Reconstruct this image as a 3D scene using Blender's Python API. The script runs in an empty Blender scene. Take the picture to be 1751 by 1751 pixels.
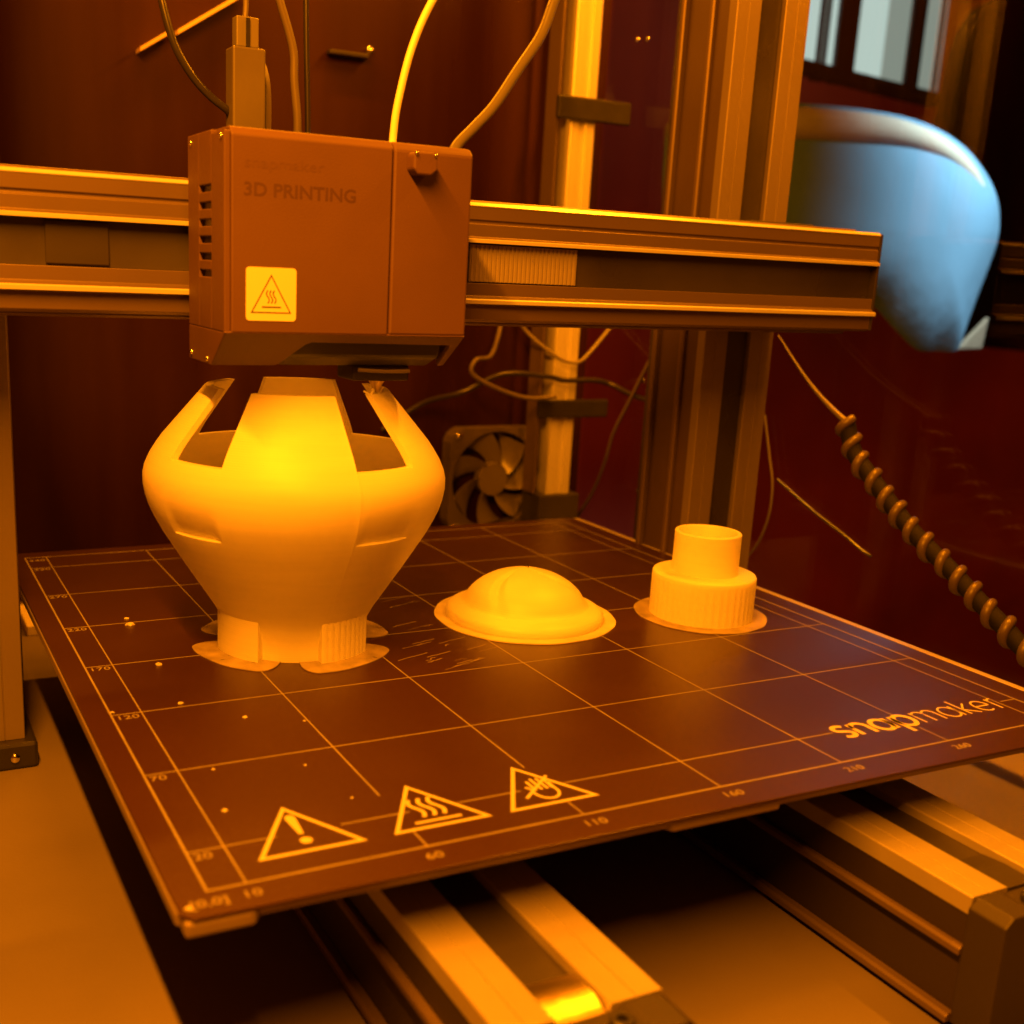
import bpy, bmesh, math, random
from mathutils import Vector, Matrix, Quaternion
random.seed(7)
PI = math.pi
S = 0.001                     # all lengths below are millimetres
scn = bpy.context.scene
col = scn.collection
def V(*a): return Vector(a)

# ------------------------------------------------------------------ camera
cam = bpy.data.cameras.new('camera'); camo = bpy.data.objects.new('camera', cam); col.objects.link(camo)
scn.camera = camo
camo.matrix_world = Matrix(((0.8929949, 0.0680205, -0.4448970, -0.0667130), (-0.4478090, 0.2331750, -0.8631897, -0.2489420), (0.0450242, 0.9700529, 0.2386843, 0.1503882), (0.0000000, 0.0000000, 0.0000000, 1.0000000)))
cam.sensor_fit = 'HORIZONTAL'; cam.sensor_width = 36.0
cam.lens = 36.0 * 1959.762 / 1751
cam.shift_x = 0.063947; cam.shift_y = 0.037923
cam.clip_start = 0.003; cam.clip_end = 50
cam.dof.use_dof = True; cam.dof.focus_distance = 0.46; cam.dof.aperture_fstop = 11.5

# ------------------------------------------------------------------ world, lights, exposure
w = bpy.data.worlds.new('World'); scn.world = w; w.use_nodes = True
w.node_tree.nodes['Background'].inputs[0].default_value = (1.0, 0.14, 0.008, 1)
w.node_tree.nodes['Background'].inputs[1].default_value = 0.16
scn.view_settings.view_transform = 'Standard'; scn.view_settings.look = 'None'
scn.view_settings.exposure = 0.0; scn.view_settings.gamma = 1.0
def area(name, loc, target, sx, sy, power, color=(1, 1, 1), spread=180, up=(0, 1, 0)):
    d = bpy.data.lights.new(name, 'AREA'); d.shape = 'RECTANGLE'; d.size = sx*S; d.size_y = sy*S
    d.energy = power; d.color = color; d.spread = math.radians(spread)
    o = bpy.data.objects.new(name, d); col.objects.link(o)
    z = (Vector(loc) - Vector(target)).normalized(); x = Vector(up).cross(z).normalized(); y = z.cross(x)
    o.matrix_world = Matrix.Translation(Vector(loc)*S) @ Matrix((x, y, z)).transposed().to_4x4()
    return o
LAMP = (1.0, 0.25, 0.003)        # tint of the unbuilt orange front door, put into the lamp colour
area('led_strip_left', (-92, -130, 430), (20, -60, 0), 12, 390, 10.4, LAMP)
area('led_strip_right', (396, 190, 480), (380, 185, 0), 12, 360, 5.2, LAMP)
area('led_strip_rear', (110, 420, 470), (95, 200, 60), 260, 12, 2.2, LAMP)  # added fill light that makes the vase walls glow from behind
scn.cycles.diffuse_bounces = 7; scn.cycles.max_bounces = 14; scn.cycles.transparent_max_bounces = 16
area('room_daylight', (900, 300, 700), (985, 620, 190), 160, 160, .9, (.88, 1.0, .90), spread=38)  # added lamp that brightens the blue reflection shape alone

# ------------------------------------------------------------------ materials
def nm(name):
    m = bpy.data.materials.new(name); m.use_nodes = True
    return m, m.node_tree, m.node_tree.nodes['Principled BSDF']
def mat(name, c, rough=0.5, metal=0.0, bump=0.0, bscale=300.0, mottle=0.0, mscale=40.0, coat=0.0, spec=0.5, stretch=None):
    m, t, b = nm(name)
    b.inputs['Base Color'].default_value = (*c, 1); b.inputs['Roughness'].default_value = rough
    b.inputs['Metallic'].default_value = metal; b.inputs['Coat Weight'].default_value = coat
    b.inputs['Specular IOR Level'].default_value = spec
    tc = t.nodes.new('ShaderNodeTexCoord'); src = tc.outputs['Object']
    if stretch:
        mp = t.nodes.new('ShaderNodeMapping'); mp.inputs['Scale'].default_value = stretch
        t.links.new(src, mp.inputs[0]); src = mp.outputs[0]
    if mottle:
        n = t.nodes.new('ShaderNodeTexNoise'); n.inputs['Scale'].default_value = mscale; n.inputs['Detail'].default_value = 5
        r = t.nodes.new('ShaderNodeMapRange'); r.inputs[1].default_value = .3; r.inputs[2].default_value = .7
        r.inputs[3].default_value = 1-mottle; r.inputs[4].default_value = 1+mottle
        mx = t.nodes.new('ShaderNodeVectorMath'); mx.operation = 'SCALE'; mx.inputs[0].default_value = c
        t.links.new(src, n.inputs['Vector']); t.links.new(n.outputs['Fac'], r.inputs[0])
        t.links.new(r.outputs[0], mx.inputs['Scale']); t.links.new(mx.outputs[0], b.inputs['Base Color'])
        rr = t.nodes.new('ShaderNodeMapRange'); rr.inputs[1].default_value = .3; rr.inputs[2].default_value = .7
        rr.inputs[3].default_value = max(rough-.5*mottle, .02); rr.inputs[4].default_value = min(rough+.6*mottle, 1)
        t.links.new(n.outputs['Fac'], rr.inputs[0]); t.links.new(rr.outputs[0], b.inputs['Roughness'])
    if bump:
        n2 = t.nodes.new('ShaderNodeTexNoise'); n2.inputs['Scale'].default_value = bscale; n2.inputs['Detail'].default_value = 4
        bp = t.nodes.new('ShaderNodeBump'); bp.inputs['Strength'].default_value = bump; bp.inputs['Distance'].default_value = 0.0003
        t.links.new(src, n2.inputs['Vector']); t.links.new(n2.outputs['Fac'], bp.inputs['Height']); t.links.new(bp.outputs[0], b.inputs['Normal'])
    return m
def plastic_print(name, c):                    # printed filament: layer lines along z
    m, t, b = nm(name)
    b.inputs['Roughness'].default_value = .42
    tl = t.nodes.new('ShaderNodeBsdfTranslucent'); ms = t.nodes.new('ShaderNodeMixShader'); ms.inputs[0].default_value = .36
    tl.inputs[0].default_value = (*c, 1); out = t.nodes['Material Output']
    t.links.new(b.outputs[0], ms.inputs[1]); t.links.new(tl.outputs[0], ms.inputs[2]); t.links.new(ms.outputs[0], out.inputs[0])
    tc = t.nodes.new('ShaderNodeTexCoord'); wv = t.nodes.new('ShaderNodeTexWave'); wv.bands_direction = 'Z'
    wv.inputs['Scale'].default_value = 400; wv.inputs['Distortion'].default_value = .6; wv.inputs['Detail'].default_value = 1
    n = t.nodes.new('ShaderNodeTexNoise'); n.inputs['Scale'].default_value = 90
    mp = t.nodes.new('ShaderNodeMapping'); mp.inputs['Scale'].default_value = (.4, .4, 6)
    r = t.nodes.new('ShaderNodeMapRange'); r.inputs[3].default_value = .93; r.inputs[4].default_value = 1.05
    mx = t.nodes.new('ShaderNodeVectorMath'); mx.operation = 'SCALE'; mx.inputs[0].default_value = c
    t.links.new(tc.outputs['Object'], mp.inputs[0]); t.links.new(mp.outputs[0], n.inputs['Vector']); t.links.new(n.outputs['Fac'], r.inputs[0])
    t.links.new(r.outputs[0], mx.inputs['Scale']); t.links.new(mx.outputs[0], b.inputs['Base Color'])
    bp = t.nodes.new('ShaderNodeBump'); bp.inputs['Strength'].default_value = .35; bp.inputs['Distance'].default_value = 0.00007
    t.links.new(tc.outputs['Object'], wv.inputs['Vector']); t.links.new(wv.outputs['Color'], bp.inputs['Height']); t.links.new(bp.outputs[0], b.inputs['Normal'])
    return m
def emis(name, c, s):
    m, t, b = nm(name)
    b.inputs['Base Color'].default_value = (0, 0, 0, 1)
    b.inputs['Emission Color'].default_value = (*c, 1); b.inputs['Emission Strength'].default_value = s
    return m
def acrylic(name, tint, rough=.02, haze=.0):
    m = bpy.data.materials.new(name); m.use_nodes = True; t = m.node_tree; t.nodes.clear()
    out = t.nodes.new('ShaderNodeOutputMaterial'); tr = t.nodes.new('ShaderNodeBsdfTransparent'); tr.inputs[0].default_value = (*tint, 1)
    gl = t.nodes.new('ShaderNodeBsdfGlossy'); gl.inputs['Roughness'].default_value = rough; gl.inputs[0].default_value = (1, 1, 1, 1)
    geo = t.nodes.new('ShaderNodeNewGeometry'); dt = t.nodes.new('ShaderNodeVectorMath'); dt.operation = 'DOT_PRODUCT'
    t.links.new(geo.outputs['Normal'], dt.inputs[0]); t.links.new(geo.outputs['Incoming'], dt.inputs[1])
    last_ = dt.outputs['Value']
    for op, val, first in (('ABSOLUTE', None, True), ('SUBTRACT', 1.0, False), ('POWER', 5.0, True), ('MULTIPLY_ADD', .96, True)):
        n = t.nodes.new('ShaderNodeMath'); n.operation = op
        if op == 'SUBTRACT': n.inputs[0].default_value = 1.0; t.links.new(last_, n.inputs[1])
        else:
            t.links.new(last_, n.inputs[0])
            if val is not None: n.inputs[1].default_value = val
            if op == 'MULTIPLY_ADD': n.inputs[2].default_value = .04
        last_ = n.outputs[0]
    mx = t.nodes.new('ShaderNodeMixShader')
    t.links.new(last_, mx.inputs[0]); t.links.new(tr.outputs[0], mx.inputs[1]); t.links.new(gl.outputs[0], mx.inputs[2])
    last = mx.outputs[0]
    t.links.new(last, out.inputs[0])
    return m
M = {}
M['pla'] = plastic_print('white_filament_plastic', (.92, .90, .84))
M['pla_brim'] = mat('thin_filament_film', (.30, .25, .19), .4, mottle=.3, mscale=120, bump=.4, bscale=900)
M['sheet'] = mat('coated_print_sheet', (.038, .015, .010), .31, mottle=.04, mscale=30, bump=.16, bscale=2600, spec=.5)
M['ink'] = mat('printed_line_ink', (.235, .21, .20), .6, mottle=.15, mscale=60)
M['ink_bright'] = mat('printed_symbol_ink', (.50, .46, .38), .6)
M['plate'] = mat('heater_plate_aluminium', (.25, .20, .17), .45, .3, mottle=.08)
M['dark'] = mat('black_plastic', (.020, .018, .017), .4, mottle=.2, mscale=30)
M['darkmat'] = mat('black_matt_metal', (.028, .024, .022), .6, mottle=.2, mscale=20)
M['tower_side'] = mat('tower_side_profile', (.075, .05, .04), .5, .1, mottle=.1, mscale=18)  # stronger light on the towers put into this paler side colour
M['tower_rail'] = mat('tower_anodised_rail', (.23, .19, .16), .42, .35, mottle=.05, mscale=20)  # nearer lamp light on the towers put into a paler rail copy
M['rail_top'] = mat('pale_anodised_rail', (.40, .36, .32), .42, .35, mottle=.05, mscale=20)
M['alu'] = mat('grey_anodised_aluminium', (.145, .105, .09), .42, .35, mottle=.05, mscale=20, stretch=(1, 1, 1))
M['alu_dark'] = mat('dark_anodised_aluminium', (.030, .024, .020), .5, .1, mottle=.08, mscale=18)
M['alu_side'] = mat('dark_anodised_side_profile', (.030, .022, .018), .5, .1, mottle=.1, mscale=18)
M['alu_bright'] = mat('bright_machined_edge', (.74, .72, .68), .3, .45)
M['belt'] = mat('black_belt_cover_strip', (.040, .034, .032), .33, mottle=.3, mscale=12)
M['steel'] = mat('polished_screw_steel', (.75, .73, .7), .16, 1.0)
M['brass'] = mat('polished_brass_plate', (.60, .50, .28), .34, 1.0, bump=.6, bscale=260)
M['head'] = mat('tool_head_grey_plastic', (.098, .050, .038), .6, mottle=.09, mscale=22, bump=.25, bscale=1800)
M['head_ink'] = mat('tool_head_dark_print', (.070, .035, .028), .5)
M['sticker'] = mat('pale_warning_sticker', (.80, .74, .58), .5)
M['sticker_ink'] = mat('sticker_black_print', (.08, .07, .06), .5)
M['floor'] = mat('pale_base_board', (.155, .13, .11), .5, mottle=.13, mscale=9, bump=.15, bscale=700)
M['backp'] = mat('black_gloss_back_panel', (.030, .0085, .004), .36, mottle=.45, mscale=14, stretch=(1, 1, .10), spec=.2)  # upright streaks are soft reflections put into the panel colour
M['sidep'] = mat('dark_red_acrylic_side', (.060, .014, .012), .14, mottle=.2, mscale=5)
M['cable'] = mat('black_cable_rubber', (.025, .022, .02), .3)
M['cable_grey'] = mat('grey_cable', (.12, .10, .08), .45)
M['tube'] = mat('milky_guide_tube', (.16, .145, .11), .35)
M['wire'] = mat('pale_wire', (.20, .18, .14), .4)
M['cable_white'] = mat('white_wire', (.55, .52, .46), .45)
M['filament'] = mat('white_filament_strand', (.82, .80, .72), .4)
M['conn'] = mat('grey_connector_shell', (.10, .085, .065), .5, mottle=.1)
M['crumb'] = mat('plastic_crumb', (.5, .47, .42), .5)
M['scratch'] = mat('filament_smear', (.22, .18, .15), .5)
M['cloth'] = mat('light_blue_sleeve_cloth', (.15, .36, .62), .9, mottle=.04, mscale=9, bump=1.0, bscale=14, stretch=(1, 1, .5), spec=.1)  # blue of a front door reflection, put into a solid's colour
M['cloth'].node_tree.nodes['Bump'].inputs['Distance'].default_value = .005
M['darkcloth'] = mat('black_jacket_cloth', (.004, .004, .004), .95, spec=.05)  # dark silhouette in the door reflections, put into a black colour

# ------------------------------------------------------------------ mesh helpers (mm in, metres out)
def link(name, bm, m, parent=None, smooth=False, bevel=0, origin=None):
    me = bpy.data.meshes.new(name)
    bmesh.ops.recalc_face_normals(bm, faces=bm.faces)
    org = Vector(origin) if origin is not None else (Vector((0, 0, 0)))
    bmesh.ops.translate(bm, vec=-org, verts=bm.verts)
    bmesh.ops.scale(bm, vec=(S, S, S), verts=bm.verts)
    if smooth:
        for f in bm.faces: f.smooth = True
    bm.to_mesh(me); bm.free()
    o = bpy.data.objects.new(name, me); col.objects.link(o); me.materials.append(m)
    o.location = org*S
    if bevel:
        b = o.modifiers.new('bevel', 'BEVEL'); b.width = bevel*S; b.segments = 2; b.limit_method = 'ANGLE'; b.angle_limit = .6
    if smooth:
        e = o.modifiers.new('edges', 'EDGE_SPLIT'); e.split_angle = math.radians(38)
    if parent:
        o.parent = parent; o.matrix_parent_inverse = Matrix.Identity(4)
        pw = Vector((0, 0, 0)); q = parent
        while q: pw += q.location; q = q.parent
        o.location = org*S - pw
    return o
def thing(name, label, cat, loc=(0, 0, 0), group=None):
    o = bpy.data.objects.new(name, None); col.objects.link(o); o.location = Vector(loc)*S; o.empty_display_size = .01
    o['label'] = label; o['category'] = cat
    if group: o['group'] = group
    return o
def tag(o, label, cat, group=None):
    o['label'] = label; o['category'] = cat
    if group: o['group'] = group
    return o
def stru(o, kind='structure'): o['kind'] = kind; return o
def box(x0, x1, y0, y1, z0, z1, bm=None):
    bm = bm or bmesh.new()
    v = [bm.verts.new(p) for p in [(x0,y0,z0),(x1,y0,z0),(x1,y1,z0),(x0,y1,z0),(x0,y0,z1),(x1,y0,z1),(x1,y1,z1),(x0,y1,z1)]]
    for f in [(0,3,2,1),(4,5,6,7),(0,1,5,4),(1,2,6,5),(2,3,7,6),(3,0,4,7)]: bm.faces.new([v[i] for i in f])
    return bm
def prism(pts, axis, a, b, bm=None):           # polygon (2d) extruded along axis 'x','y','z'
    bm = bm or bmesh.new()
    def P(p, h): return {'x': (h, p[0], p[1]), 'y': (p[0], h, p[1]), 'z': (p[0], p[1], h)}[axis]
    A = [bm.verts.new(P(p, a)) for p in pts]; B = [bm.verts.new(P(p, b)) for p in pts]
    n = len(pts); bm.faces.new(A); bm.faces.new(B[::-1])
    for i in range(n): bm.faces.new((A[i], B[i], B[(i+1) % n], A[(i+1) % n]))
    return bm
def cyl(c, r, h, axis='z', n=24, bm=None, r2=None):
    bm = bm or bmesh.new(); r2 = r if r2 is None else r2
    def P(a, rr, t):
        u, v = rr*math.cos(a), rr*math.sin(a)
        return {'z': (c[0]+u, c[1]+v, c[2]+t), 'y': (c[0]+u, c[1]+t, c[2]+v), 'x': (c[0]+t, c[1]+u, c[2]+v)}[axis]
    A = [bm.verts.new(P(2*PI*i/n, r, 0)) for i in range(n)]; B = [bm.verts.new(P(2*PI*i/n, r2, h)) for i in range(n)]
    bm.faces.new(A); bm.faces.new(B[::-1])
    for i in range(n): bm.faces.new((A[i], B[i], B[(i+1) % n], A[(i+1) % n]))
    return bm
def ring(c, ro, ri, h, n=48, a0=0, a1=360, bm=None):
    """flat annular sector, closed solid"""
    bm = bm or bmesh.new(); full = abs(a1-a0) >= 359.9; k = n if full else n+1
    L = []
    for i in range(k):
        a = math.radians(a0+(a1-a0)*i/n); ca, sa = math.cos(a), math.sin(a)
        L.append([bm.verts.new((c[0]+r*ca, c[1]+r*sa, c[2]+z)) for r, z in ((ri, 0), (ro, 0), (ro, h), (ri, h))])
    for i in range(k if full else k-1):
        p, q = L[i], L[(i+1) % k]
        for j in range(4): bm.faces.new((p[j], q[j], q[(j+1) % 4], p[(j+1) % 4]))
    if not full: bm.faces.new(L[0]); bm.faces.new(L[-1][::-1])
    return bm
def spline(pts, n=8):
    P = [Vector(p) for p in pts]; out = []
    for i in range(len(P)-1):
        p0 = P[max(i-1, 0)]; p1 = P[i]; p2 = P[i+1]; p3 = P[min(i+2, len(P)-1)]
        for k in range(n):
            t = k/n
            out.append(.5*((2*p1)+(p2-p0)*t+(2*p0-5*p1+4*p2-p3)*t*t+(3*p1-p0-3*p2+p3)*t**3))
    return out+[P[-1]]
def tube(pts, r, sm=8, sides=10, bm=None, flat=1.0):
    bm = bm or bmesh.new(); Q = spline(pts, sm) if sm else [Vector(p) for p in pts]
    rings = []; t0 = (Q[1]-Q[0]).normalized(); nrm = t0.orthogonal().normalized()
    for i, p in enumerate(Q):
        t = (Q[min(i+1, len(Q)-1)]-Q[max(i-1, 0)]).normalized()
        nrm = (nrm - t*nrm.dot(t)).normalized(); b = t.cross(nrm)
        rr = r(i/(len(Q)-1)) if callable(r) else r
        rings.append([bm.verts.new(p + nrm*math.cos(2*PI*k/sides)*rr + b*math.sin(2*PI*k/sides)*rr*flat) for k in range(sides)])
    for a, b_ in zip(rings, rings[1:]):
        for k in range(sides): bm.faces.new((a[k], a[(k+1) % sides], b_[(k+1) % sides], b_[k]))
    bm.faces.new(rings[0][::-1]); bm.faces.new(rings[-1])
    return bm
def stroke(pts, wd, z0, h, frame, bm, closed=False):
    """flat raised line of width wd through 2-D pts; frame(u, v, t) -> 3-D"""
    P = [Vector((p[0], p[1])) for p in pts]; n = len(P); L = []
    for i in range(n):
        if closed: a, b = P[i-1], P[(i+1) % n]
        else: a, b = P[max(i-1, 0)], P[min(i+1, n-1)]
        d1 = (P[i]-a); d2 = (b-P[i])
        d1 = d1.normalized() if d1.length > 1e-9 else d2.normalized(); d2 = d2.normalized() if d2.length > 1e-9 else d1
        t = (d1+d2).normalized(); nn = Vector((-t.y, t.x)); k = max(.35, nn.dot(Vector((-d1.y, d1.x))))
        o = nn*(wd/2/k)
        L.append([bm.verts.new(frame(*(P[i]+o), z0+h)), bm.verts.new(frame(*(P[i]-o), z0+h)),
                  bm.verts.new(frame(*(P[i]-o), z0)), bm.verts.new(frame(*(P[i]+o), z0))])
    m = n if closed else n-1
    for i in range(m):
        p, q = L[i], L[(i+1) % n]
        for j in range(4): bm.faces.new((p[j], q[j], q[(j+1) % 4], p[(j+1) % 4]))
    if not closed: bm.faces.new(L[0]); bm.faces.new(L[-1][::-1])
def text_obj(name, body, size, matrix, m, parent, ext=.06, bold=0, sx=1.0):
    cu = bpy.data.curves.new(name, 'FONT'); cu.body = body; cu.size = size*S; cu.extrude = ext*S; cu.offset = bold*S
    cu.resolution_u = 3
    tmp = bpy.data.objects.new(name+'_c', cu); col.objects.link(tmp)
    bpy.context.view_layer.update()
    me = bpy.data.meshes.new_from_object(tmp.evaluated_get(bpy.context.evaluated_depsgraph_get()))
    bpy.data.objects.remove(tmp); bpy.data.curves.remove(cu)
    me.transform(Matrix.Diagonal((sx, 1, 1, 1)))
    me.transform(matrix); me.name = name
    o = bpy.data.objects.new(name, me); col.objects.link(o); me.materials.clear(); me.materials.append(m)
    o.parent = parent; o.location = -parent.location
    return o

# ------------------------------------------------------------------ the setting: base board, back panel, side wall
stru(link('floor', box(-500, 470, -190, 500, -72, -66), M['floor']))
stru(link('back_wall', box(-500, 425.9, 490, 496, -66, 640), M['backp']))
tag(link('side_pane', box(426, 429, -190, 489.5, -65.8, 640), acrylic('smoky_acrylic', (.80, .80, .80), .03), origin=(426, 150, -66)),
    'smoky see-through side panel of the enclosure to the right, with a row of screws', 'side panel')  # made clear so the reflection shapes beyond it show

# ------------------------------------------------------------------ print bed
def arc_(cx, cy, rx, ry, a0, a1, n=14): return [(cx+rx*math.cos(math.radians(a0+(a1-a0)*i/n)), cy+ry*math.sin(math.radians(a0+(a1-a0)*i/n))) for i in range(n+1)]
bed = thing('heated_print_bed', 'large black heated print bed with a printed grid, scales and warning triangles', 'print bed', (163, 170, 0))
link('print_sheet', prism([(-8.5,-8),(-6,-11),(330,-14),(331.5,-12),(331.5,349),(329,351.5),(-6,351.5),(-8.5,349)], 'z', -1.0, 0), M['sheet'], bed, bevel=.25)
link('heater_plate', prism([(-9,-5),(-5,-8),(331,-10.5),(332.2,-8),(332.2,352),(331,354),(-6,354),(-9,352)], 'z', -4.6, -1.05), M['plate'], bed, bevel=.5)
link('edge_rim', box(332.4, 336.2, -8, 351, -4.4, -.25), M['rail_top'], bed, bevel=.4)
link('insulation_board', box(6, 318, 4, 338, -9.5, -4.65), M['darkmat'], bed)
link('support_frame', box(40, 284, 30, 300, -15, -9.6), M['darkmat'], bed, bevel=1)
for a, b in ((-8, 9), (134, 174)):
    link('lift_tab', prism([(a, -10.9), (b, -10.9-(b-a)*.008), (b+3.5, -6), (a-(0 if a < 0 else 3.5), -6)], 'z', -5.2, -1.1), M['plate'], bed, bevel=.9)
def fr(u, v, t): return (u, v, t)
g = bmesh.new(); H = .05
for x in (10, 60, 110, 160, 210, 260, 310):
    segs = [(0, 341)] if x in (10, 160, 210, 310) else ([(0, 8.6), (32.5, 341)] if x == 60 else ([(0, 8.6), (34, 341)] if x == 110 else [(0, 12.5), (23.5, 341)]))
    for a, b in segs: stroke([(x, a), (x, b)], .52, .01, H, fr, g)
for y in (20, 70, 120, 170, 220, 270, 320):
    segs = [(0, 320)] if y != 20 else [(0, 24.5), (43, 64), (79.5, 100.5), (115.5, 226), (312, 320)]
    for a, b in segs: stroke([(a, y), (b, y)], .52, .012, H, fr, g)
stroke([(0, 0), (320, 0), (320, 341), (0, 341)], .7, .014, H, fr, g, True)
link('grid_lines', g, M['ink'], bed)
g = bmesh.new()
for cx, apex in ((17, 0), (55.5, 0), (92, 0)):
    stroke([(cx, 9.7), (cx+28.4, 9.7), (cx+14.2, 34.6)], 1.25, .016, H, fr, g, True)
link('warning_triangles', g, M['ink_bright'], bed)
g = bmesh.new()
prism([(31.2-1.5, 28.5), (31.2-1.1, 30), (31.2, 30.5), (31.2+1.1, 30), (31.2+1.5, 28.5), (31.2+.7, 19), (31.2-.7, 19)], 'z', .016, .08, g)
cyl((31.2, 15.2, .016), 1.75, .06, n=20, bm=g)
link('exclamation_mark', g, M['ink_bright'], bed); g = bmesh.new()
for k in range(3):                               # heat waves
    x = 69.7 + (k-1)*3.2
    stroke([(x+1.1*math.sin(t*2*PI/12), 15.6 + t*.92) for t in range(0, 13)], 1.25, .016, H, fr, g)
stroke([(62.5, 12.9), (77, 12.9)], 1.1, .016, H, fr, g)
link('heat_symbol', g, M['ink_bright'], bed); g = bmesh.new()
palm = [(102.0, 20.6), (103.0, 20.9), (104.6, 18.4), (104.6, 22.6)]
hand = arc_(107.6, 17.2, 3.9, 4.6, 150, 375)
stroke([(103.0, 21.6), (104.2, 19.6)]+hand+[(111.6, 22.6)], .95, .016, H, fr, g)
for hx, ht in ((105.2, 24.9), (107.2, 26.2), (109.2, 26.0), (111.0, 24.4)):
    stroke([(hx, 18.6), (hx, ht)], .95, .018, H, fr, g)
stroke([(99.8, 15.0), (113.4, 26.6)], 1.0, .02, H, fr, g)
link('hand_symbol', g, M['ink_bright'], bed)
# logo, drawn as strokes
def arc(cx, cy, rx, ry, a0, a1, n=14): return [(cx+rx*math.cos(math.radians(a0+(a1-a0)*i/n)), cy+ry*math.sin(math.radians(a0+(a1-a0)*i/n))) for i in range(n+1)]
g = bmesh.new(); LX, LY = 227, 15.0; XH = 8.4
def lstroke(pts, wd, cl=False): stroke([(LX+p[0]*.945, LY+p[1]*1.05) for p in pts], wd, .02, H, fr, g, cl)
bw, tw = 1.9, .8
lstroke(arc(3.9, 6.3, 2.9, 2.1, 35, 200, 9)+arc(3.9, 6.3, 2.9, 2.0, 215, 265, 4)+arc(3.7, 2.1, 3.0, 2.1, 80, -140, 12), bw)
lstroke([(9.6, 0), (9.6, 8.4)], bw); lstroke(arc(13.0, 4.9, 3.4, 3.4, 180, 0)+[(16.4, 0)], bw)
lstroke(arc(23.2, 4.2, 4.0, 4.2, 0, 360, 22)[:-1], bw, True); lstroke([(27.3, 0), (27.3, 8.4)], bw)
lstroke(arc(35.2, 4.2, 4.0, 4.2, 0, 360, 22)[:-1], bw, True); lstroke([(31.1, -4.2), (31.1, 8.4)], bw)
lstroke([(42.2, 0), (42.2, 8.4)], tw); lstroke(arc(44.9, 5.6, 2.7, 2.8, 180, 0)+[(47.6, 0)], tw); lstroke(arc(50.3, 5.6, 2.7, 2.8, 180, 0)+[(53, 0)], tw)
lstroke(arc(59.6, 4.2, 4.0, 4.2, 0, 360, 22)[:-1], tw, True); lstroke([(63.7, 0), (63.7, 8.4)], tw)
lstroke([(67.0, 0), (67.0, 12)], tw); lstroke([(72.2, 8.4), (67.2, 4.2), (72.6, 0)], tw)
lstroke(arc(78.2, 4.2, 3.7, 4.2, 0, 305, 20), tw)
lstroke([(74.8, 4.2), (81.8, 4.2)], tw)
lstroke([(84.8, 0), (84.8, 8.4)], tw); lstroke(arc(87.6, 5.4, 2.7, 3.0, 180, 80), tw)
link('logo_lettering', g, M['ink_bright'], bed)
def bedtext(s, x, y, size, mtl='ink', sx=1.15, right=False):
    text_obj('scale_number', s, size, Matrix.Translation(Vector((x, y, .05))*S), M[mtl], bed, sx=sx)
for s, x in (('10', 7.3), ('60', 57.0), ('110', 106.5), ('160', 156.5), ('210', 206.5), ('260', 256.5), ('310', 305)): bedtext(s, x, -6.6, 4.6)
bedtext('[0,0]', -5.8, -6.8, 4.6)
for s, y in (('20', 20), ('70', 70), ('120', 120), ('170', 170), ('220', 220), ('270', 270), ('320', 320), ('340', 338)): bedtext(s, .9, y-4.6, 4.6)
# crumbs and smears on the sheet
for i, (x, y, r) in enumerate([(26.1,216.4,1.5),(26.7,225.7,.8),(26,164.4,1.1),(24.2,123.1,.8),(41.1,103.3,.7),(.9,122.5,.6),(15.8,39.5,.7),(20.2,67,.5),(-6.2,-6.5,.9),(58.7,93.4,.4),(47,60,.4),(52,34,.4)]):
    b = bmesh.new(); bmesh.ops.create_icosphere(b, subdivisions=2, radius=r)
    for v in b.verts: v.co = Vector((v.co.x*random.uniform(.7, 1.3)*1.2, v.co.y*random.uniform(.6, 1.2), abs(v.co.z)*random.uniform(.5, .9)))
    bmesh.ops.translate(b, vec=(x, y, .07), verts=b.verts)
    o = link('plastic_crumb', b, M['crumb'], origin=(x, y, 0))
    where = ['largest white crumb behind the grid line left of the vase', 'tiny crumb just behind the largest crumb left of the vase', 'white crumb beside the left brim of the vase, nearest the bed scale 170 line',
             'small crumb on the line marked 120', 'small pale crumb in front of the line marked 120', 'tiny speck beside the number 120', 'small speck behind the line marked 20', 'faint speck just below the line marked 70',
             'pale crumb on the front left corner of the print bed', 'faint speck in the grid square in front of the vase', 'faint speck left of the slanting second grid line', 'faint speck behind the exclamation triangle'][i]
    tag(o, where, 'plastic crumb', 'plastic crumbs on the print bed')
g = bmesh.new()
for k in range(46):
    cx, cy = random.choice([(140, 150), (132, 136), (150, 208), (128, 160), (150, 180), (122, 128)])
    x = cx+random.gauss(0, 11); y = cy+random.gauss(0, 4); L = random.uniform(2, 16)
    pts = [(x+L*t/5, y+L*t/5*.32+random.gauss(0, .5 if L < 7 else .22)) for t in range(6)]
    if math.hypot(x-84, y-176) < 44 or math.hypot(x+L-192, y-175) < 44: continue
    stroke(pts, random.uniform(.15, .55), .055, .03, fr, g)
link('smear_marks', g, M['scratch'], bed)['kind'] = 'stuff'

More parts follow.
